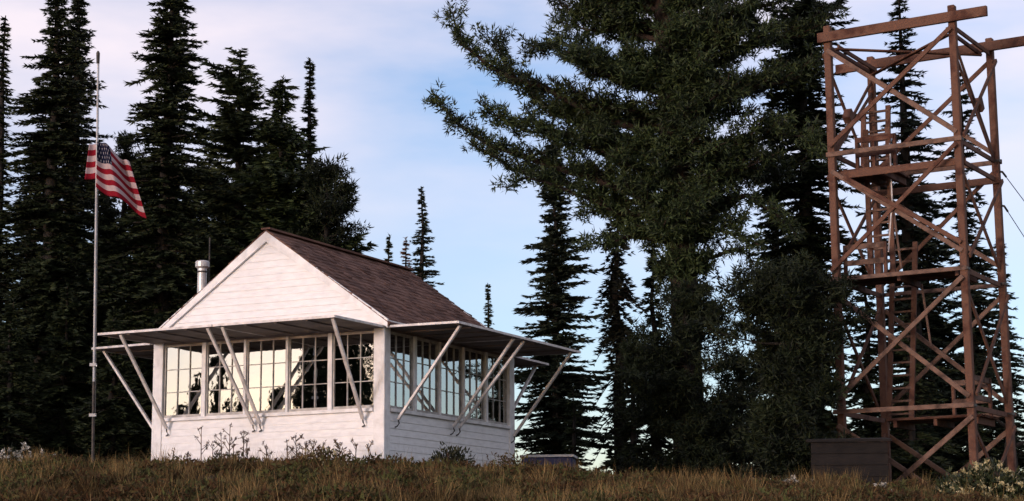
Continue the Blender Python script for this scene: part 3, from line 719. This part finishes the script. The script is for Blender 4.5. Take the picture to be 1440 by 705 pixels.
# right side
big_limb(345, [(1010, 290), (1050, 275), (1090, 300), (1120, 330)], -.6, .09, blen=.5)
big_limb(330, [(1000, 320), (1035, 330), (1068, 345)], -1.0, .05, blen=.45, step=.16)
big_limb(375, [(1010, 360), (1040, 350), (1060, 372)], .5, .05, blen=.4, step=.16)
big_limb(250, [(1020, 220), (1080, 190), (1130, 195), (1155, 215)], -.8, .08)
big_limb(190, [(1010, 150), (1070, 120), (1120, 110), (1150, 95)], -.5, .08)
big_limb(130, [(1010, 90), (1070, 60), (1130, 50), (1158, 30)], .4, .08)
big_limb(70, [(1010, 40), (1060, 10), (1110, -5), (1150, -20)], -.6, .08)
big_limb(260, [(1000, 240), (1060, 250), (1110, 245)], .8, .06)
# the rest of the crown, towards and away from the camera
def side_len(py, right):
    xs = [-200, -100, 0, 60, 110, 190, 250, 320, 380, 420]
    ys = [120, 180, 210, 210, 210, 190, 170, 110, 70, 40] if right else [90, 130, 170, 230, 270, 270, 200, 110, 60, 30]
    return np.interp(py, xs, ys)
py = 385.
while py > -190:
    for _ in range(8):
        az = rng.uniform(0, 6.283); cx = math.cos(az); sn_ = math.sin(az)
        wpx = side_len(py, cx > 0) * (.5 + .5 * abs(cx)) * rng.uniform(.5, .95); Lb = wpx * k3
        o = np.array([cx, sn_, 0]); p0 = tr_at(py + rng.uniform(-7, 7)); p = []
        for t in (0, .25, .5, .75, 1): p.append(p0 + o * Lb * t + np.array([0, 0, Lb * (-.05 * t + .20 * t ** 2.6)]) + rng.normal(0, .04, 3) * (t > 0))
        MB().tube([tuple(v) for v in p], list(np.linspace(.03 + .013 * Lb, .010, 5)), 6).build('limb', M['pinebark'], big, fix=False, smooth=True)
        Vs.append(limb_foliage(p, rng, .13, .55, .15, 15, wood, 1.3))
    py -= 42 * rng.uniform(.85, 1.15)
# short leafy boughs close to the trunk
rng = np.random.default_rng(5)
for py in [float(v) for v in np.linspace(-150, 330, 44)]:
    az = rng.uniform(-2.7, -.45); o = np.array([math.cos(az), math.sin(az), 0]); Lb = rng.uniform(.6, 1.5); p0 = tr_at(py)
    p = [p0 + o * Lb * t + np.array([0, 0, Lb * (.22 * t ** 2 - .08 * t)]) for t in (0, .35, .7, 1)]
    MB().tube([tuple(v) for v in p], [.04, .03, .02, .01], 6).build('limb', M['pinebark'], big, fix=False, smooth=True)
    Vs.append(limb_foliage(p, rng, .14, .5, .2, 13, wood, 1.3))
wood.build('twigs', M['pinebark'], big, fix=False)
V = np.concatenate(Vs); link('crown', npmesh('crown', V, np.arange(len(V)).reshape(-1, 3), M['pine']), big)
print('pine tris', len(V) // 3)

# trees off to the left, which only the window panes show
GW = 'trees left of the picture mirrored in the window panes'
ff = cab.matrix_basis.to_3x3() @ Vector((0, -1, 0))
def mirror_pos(pxx, dist):
    # point seen in the front panes at photo column pxx, at distance dist from the wall
    s = (541 - pxx) / 77.; p = cab.matrix_basis @ Vector((-s, 0, ZS + .5)); d = p.normalized(); r = d - 2 * d.dot(ff) * ff; return p + r * dist
def wtree(pxx, yt, hw_m, dist, lab, seed, dn=1.):
    q = mirror_pos(pxx, dist); base_z = float(gz(q.x, q.y)); rel = (ZS + corner.z); path = (q - cab.matrix_basis @ Vector((0, 0, ZS))).length + 28
    ztop = (804 - yt) / F_PX * (28.5 + dist)
    # build through fir() pixel interface: depth q.y may be small, so build directly
    rg = np.random.default_rng(seed); H = ztop - base_z; n = int(9000 * (1 + H / 10) * dn)
    mb = MB().tube([(0, 0, -.1), (0, 0, H)], [.02 * H + .05, .01], 8)
    f = rg.uniform(.04, 1, n) ** 1.25; lay = np.sin(f * H * 9) * .12 + rg.normal(0, .1, n)
    rr_ = hw_m * ((1 - f) ** .8 * .95 + .03) * np.sqrt(rg.uniform(0, 1, n)) * (1 + lay); a = rg.uniform(0, 6.283, n)
    P = np.stack([rr_ * np.cos(a), rr_ * np.sin(a), f * H - rr_ * .3], 1); Dd = np.stack([np.cos(a), np.sin(a), rg.normal(-.1, .4, n)], 1)
    V = needles(P, Dd, rg.uniform(.10, .24, n), rg.uniform(.04, .09, n), rg)
    tree_obj('fir_tree', (q.x, q.y, base_z), mb, V, M['fir'], M['bark'], lab, GW)
wtree(273, 522, .26, 30, 'small slim fir off to the left, mirrored in the leftmost cabin window', 101)
wtree(250, 566, .36, 24, 'short fir off to the left, mirrored low in the leftmost window', 102)
wtree(303, 500, .30, 26, 'slim fir off to the left, mirrored in the second window', 103)
wtree(332, 560, .34, 22, 'short fir off to the left, mirrored low in the second window', 104)
wtree(388, 545, .42, 24, 'medium fir off to the left, mirrored in the middle window', 105)
wtree(448, 330, .95, 21, 'tall broad fir off to the left, mirrored in the fourth window', 106)
wtree(484, 290, .85, 18, 'tallest broad fir off to the left, mirrored in the fifth window', 107)
wtree(514, 400, .75, 22, 'sparse fir off to the left, mirrored beside the front corner post', 108, .22)

# ------------------------------------------------------------------ small things by the cabin and tower
bq = at(734, 655, 32.6); bq.z = float(gz(bq.x + .5, 32.6)); 
bt = empty('water_tub', (bq.x + .02, 32.6, bq.z - .05), -.12, 'low dark blue tub with pale rim beside the far cabin corner', 'tub')
ht = at(770, 640, 32.6).z - bq.z + .05
MB().hexa([(0, 0, 0), (.84, 0, 0), (.84, .7, 0), (0, .7, 0), (-.02, -.02, ht - .04), (.86, -.02, ht - .04), (.86, .72, ht - .04), (-.02, .72, ht - .04)]).build('tub_body', M['blue'], bt, bevel=.02)
rm = MB(); rm.box(-.05, .89, -.05, .0, ht - .04, ht).box(-.05, .89, .70, .75, ht - .04, ht).box(-.05, 0, .002, .698, ht - .04, ht).box(.84, .89, .002, .698, ht - .04, ht); rm.build('rim', M['rim'], bt)
for x in (.2, .42, .64): MB().box(x - .02, x + .02, -.04, -.005, .02, ht - .05).build('rib', M['blue'], bt)

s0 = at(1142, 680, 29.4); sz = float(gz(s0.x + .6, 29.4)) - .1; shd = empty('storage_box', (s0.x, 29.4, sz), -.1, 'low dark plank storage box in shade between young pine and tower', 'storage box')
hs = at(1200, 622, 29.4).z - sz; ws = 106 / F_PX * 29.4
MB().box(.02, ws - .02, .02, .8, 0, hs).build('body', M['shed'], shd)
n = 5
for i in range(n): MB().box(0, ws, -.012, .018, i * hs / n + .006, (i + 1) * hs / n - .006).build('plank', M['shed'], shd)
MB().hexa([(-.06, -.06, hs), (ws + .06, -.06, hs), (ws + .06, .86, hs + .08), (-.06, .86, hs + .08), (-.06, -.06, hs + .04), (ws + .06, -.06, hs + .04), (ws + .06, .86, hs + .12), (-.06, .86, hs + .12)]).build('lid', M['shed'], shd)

# ------------------------------------------------------------------ ground vegetation
rg = np.random.default_rng(3)
def cab_local(x, y):
    dx, dy = x - corner.x, y - corner.y; return dx * math.cos(YAW) - dy * math.sin(YAW), dx * math.sin(YAW) + dy * math.cos(YAW)
def blades(n, y0, y1, hmin, hmax, w, lean, clump):
    x = rg.uniform(-11, 11, n); y = rg.uniform(y0, y1, n); x = x * y / 30
    dens = .5 + .5 * np.sin(x * 2.1 + np.sin(y * 1.7) * 2) * np.sin(y * 1.9 + np.cos(x * 1.3) * 2)
    keep = rg.random(n) < (1 - clump) + clump * dens
    lx, ly = cab_local(x, y); keep &= ~((lx > -CW - .02) & (lx < .02) & (ly > -.02) & (ly < CD + .02)); x, y, dens = x[keep], y[keep], dens[keep]; k = len(x)
    P = np.stack([x, y, gz(x, y) - .02], 1); D = np.stack([rg.normal(0, lean, k), rg.normal(0, lean, k), np.ones(k)], 1)
    ln = rg.uniform(hmin, hmax, k) * (.55 + .75 * dens); return needles(P, D, ln, w * rg.uniform(.7, 1.5, k), rg)
V = np.concatenate([blades(150000, 18, 28.5, .06, .17, .015, .7, .6), blades(60000, 28.5, 40, .06, .20, .022, .6, .5), blades(5000, 18, 30, .2, .40, .009, .25, .8)])
ntu = 620; tx = rg.uniform(-10, 10, ntu); ty = rg.uniform(19, 31, ntu); tx = tx * ty / 28; th = rg.uniform(.10, .40, ntu) * rg.choice([.6, 1, 1.15], ntu)
lx, ly = cab_local(tx, ty); ok = ~((lx > -CW - .25) & (lx < .25) & (ly > -.25) & (ly < CD + .2)); tx, ty, th = tx[ok], ty[ok], th[ok]
kb = 110; P = np.stack([tx, ty, gz(tx, ty) - .02], 1); P = np.repeat(P, kb, 0); hh_ = np.repeat(th, kb); P[:, :2] += rg.normal(0, .055, (len(P), 2)); D = np.stack([rg.normal(0, .42, len(P)), rg.normal(0, .42, len(P)), np.ones(len(P))], 1)
V = np.concatenate([V, needles(P, D, hh_ * rg.uniform(.5, 1.15, len(P)), rg.uniform(.007, .016, len(P)), rg)])
tag(link('grass', npmesh('grass', V, np.arange(len(V)).reshape(-1, 3), M['grass'])), 'dry brown grass covering the hillside', 'grass', kind='stuff')
# low heath clumps
nC = 1000; cx = rg.uniform(-9, 9, nC); cy = rg.uniform(19, 28, nC); cx = cx * cy / 27
PP = []; 
lx, ly = cab_local(cx, cy); ok = ~((lx > -CW - .3) & (lx < .3) & (ly > -.3)); cx, cy = cx[ok], cy[ok]
for x, y in zip(cx, cy):
    r_ = rg.uniform(.08, .34); k = int(190 * r_ / .2); d = nrm(rg.normal(size=(k, 3))); d[:, 2] = np.abs(d[:, 2])
    PP.append(np.array([x, y, float(gz(x, y))]) + d * r_ * rg.uniform(.4, 1, (k, 1)) * np.array([1.25, 1.1, .62]))
PP = np.concatenate(PP); V = needles(PP, rg.normal(size=PP.shape) + np.array([0, 0, .8]), rg.uniform(.04, .10, len(PP)), rg.uniform(.02, .045, len(PP)), rg)
tag(link('ground_cover', npmesh('ground_cover', V, np.arange(len(V)).reshape(-1, 3), M['cover'])), 'low rusty heath clumps among the grass', 'ground cover', kind='stuff')

def bush(name, px, py, d, w, h, label, leaf, nleaf, lsize, seed, group=None, flowers=None, nfl=0, fsize=.05, cat='shrub', stems=10):
    r = np.random.default_rng(seed); p = at(px, py, d); z = float(gz(p.x, d)) - .03; o = empty(name, (p.x, d, z), 0, label, cat, group)
    st = MB()
    for i in range(stems):
        a = r.uniform(0, 6.28); q = r.uniform(.2, .8); st.tube([(0, 0, 0), (w * .3 * q * math.cos(a), w * .3 * q * math.sin(a), h * .5), (w * .45 * q * math.cos(a), w * .45 * q * math.sin(a), h * .85)], [.012, .008, .004], 5, cap=False)
    st.build('stems', M['weed'], o, fix=False)
    d_ = nrm(r.normal(size=(nleaf, 3))); d_[:, 2] = np.abs(d_[:, 2]); rad = r.uniform(.35, 1, (nleaf, 1)) ** .6 * (1 + .22 * np.sin(d_[:, :1] * 7 + seed) * np.cos(d_[:, 1:2] * 6))
    P = d_ * rad * np.array([w / 2, w / 2 * .8, h]); L_ = r.uniform(.6, 1.3, nleaf) * lsize; Dn = nrm(d_ + r.normal(0, .6, d_.shape)); s = nrm(np.cross(Dn, r.normal(size=d_.shape)))
    wd = (L_ * .38)[:, None]; mid = P + Dn * L_[:, None] * .5
    Vq = np.stack([P, mid + s * wd * .5, P + Dn * L_[:, None], mid - s * wd * .5], 1).reshape(-1, 3)
    link('leaves', npmesh('leaves', Vq, np.arange(len(Vq)).reshape(-1, 4), M[leaf]), o, 'stuff')
    if flowers:
        d_ = nrm(r.normal(size=(nfl, 3)) + np.array([0, -.3, .5])); d_[:, 2] = np.abs(d_[:, 2])
        cpt = d_ * r.uniform(.88, 1.12, (nfl, 1)) * np.array([w / 2, w / 2 * .8, h]); cpt = np.repeat(cpt, 14, 0); D2 = r.normal(size=cpt.shape) + np.array([0, 0, .6])
        Vf = needles(cpt + r.normal(0, fsize * .25, cpt.shape), D2, r.uniform(.5, 1.1, len(cpt)) * fsize, np.full(len(cpt), fsize * .6), r)
        link('blossoms', npmesh('blossoms', Vf, np.arange(len(Vf)).reshape(-1, 3), M[flowers]), o, 'stuff')
    return o
bush('flowering_bush', 1392, 700, 24.5, 1.05, .58, 'leafy green bush with pale yellow blossoms at the foot of the right tower leg', 'bushleaf', 3600, .085, 1, None, 'bloom', 120, .055, 'bush')
bush('flowering_bush', 1340, 702, 25.5, .5, .40, 'small leafy bush with few pale blossoms left of the big flowering bush', 'bushleaf', 1100, .08, 2, None, 'bloom', 40, .05, 'bush')
bush('green_shrub', 633, 676, 27.3, .72, .42, 'small round dark green shrub against the shaded cabin wall', 'shrub', 1500, .07, 3)
bush('grey_shrub', 322, 660, 27.4, .85, .32, 'pale grey green shrub at the foot of the lit cabin wall', 'shrub', 1200, .06, 4)
bush('rust_shrub', 455, 668, 26.8, 1.1, .34, 'rusty shrub with pale tufts near the front cabin corner', 'cover', 1300, .06, 5, None, 'bloom', 26, .035)
bush('rust_shrub', 722, 682, 27.2, .95, .40, 'rusty shrub in front of the far cabin corner', 'cover', 1300, .06, 6)
bush('rust_shrub', 560, 672, 26.6, .8, .30, 'low rusty shrub just right of the front cabin corner', 'cover', 1300, .06, 8)
bush('rust_shrub', 250, 664, 26.9, .9, .26, 'low rusty shrub below the leftmost cabin window', 'cover', 1200, .06, 9)
bush('rust_shrub', 905, 682, 27.0, 1.2, .30, 'wide low rusty shrub before the foot of the bushy young pine', 'cover', 1500, .06, 10)
bush('rust_shrub', 75, 662, 26.8, 1.1, .30, 'wide brown shrub left of the flagpole', 'cover', 1500, .06, 7)
GWf = 'white flower clumps'
for i, (px, py, d, w, hh, n, lab) in enumerate(((14, 655, 27, .35, .28, 22, 'white flower clump at the left picture edge'), (34, 650, 27.5, .25, .36, 12, 'tall white flower clump second from the left edge'),
        (58, 648, 28, .22, .36, 9, 'small white flower clump third from the left edge'), (78, 640, 28.5, .22, .34, 7, 'small white flower clump nearest the flagpole'),
        (1112, 692, 25.5, .24, .24, 14, 'white flower clump in the grass before the young pine'), (1240, 697, 25.5, .24, .24, 14, 'white flower clump in the grass before the tower'),
        (1145, 685, 26.5, .14, .17, 4, 'tiny white flower clump below the dark storage box'))):
    bush('white_flowers', px, py, d, w, hh, lab, 'shrub', 260, .05, 20 + i, GWf, 'white', int(n * 1.4), .046, 'flowers', 5)
# dry weeds against the lit wall
rw = random.Random(4)
wl = [(283, .62), (299, .40), (312, .52), (322, .58), (331, .36), (342, .50), (349, .42), (246, .35), (265, .30), (405, .38), (418, .44), (430, .36), (441, .40), (452, .33), (478, .36), (500, .32), (521, .30), (374, .30)]
for px, hh in wl:
    d = rw.uniform(27.3, 27.9); p = at(px, 650, d); z = float(gz(p.x, d)) - .03; o = empty('dry_weed', (p.x, d, z), rw.uniform(0, 6), 'tallest dry weed stalk, alone below the post between first and second window' if px == 283 else 'thin dry brown weed stalk below the second and third cabin windows' if 290 < px < 390 else 'short dry brown weed stalk below the leftmost cabin window' if px < 290 else 'thin dry brown weed stalk below the fourth and fifth cabin windows', 'weed', 'dry weeds before the cabin' if px == 283 else 'dry weeds in the middle before the cabin' if 290 < px < 390 else 'dry weeds at the left cabin corner' if px < 290 else 'dry weeds at the right before the lit wall')
    hh *= 1.25; q = MB(); tipx = rw.uniform(-.05, .05); q.tube([(0, 0, 0), (tipx * .4, 0, hh * .5), (tipx, 0, hh)], [.010, .008, .005], 5)
    heads = [(tipx, 0, hh)]
    for j in range(rw.randint(3, 6)):
        z_ = hh * rw.uniform(.45, .9); a = rw.uniform(0, 6.28); e = (tipx + .09 * math.cos(a), .09 * math.sin(a), z_ + rw.uniform(.06, .13)); q.tube([(tipx * z_ / hh, 0, z_), e], [.006, .004], 4, cap=False); heads.append(e)
    q.build('stalk', M['weed'], o, fix=False)
    hp = np.repeat(np.array(heads), 12, 0); rr_ = np.random.default_rng(rw.randint(0, 9999))
    Vh = needles(hp + rr_.normal(0, .012, hp.shape), rr_.normal(size=hp.shape) + np.array([0, 0, .5]), rr_.uniform(.02, .05, len(hp)), np.full(len(hp), .016), rr_)
    link('seed_heads', npmesh('seed_heads', Vh, np.arange(len(Vh)).reshape(-1, 3), M['weed']), o, 'stuff')
tot = sum(len(o.data.polygons) for o in bpy.data.objects if o.type == 'MESH'); print('faces', tot)
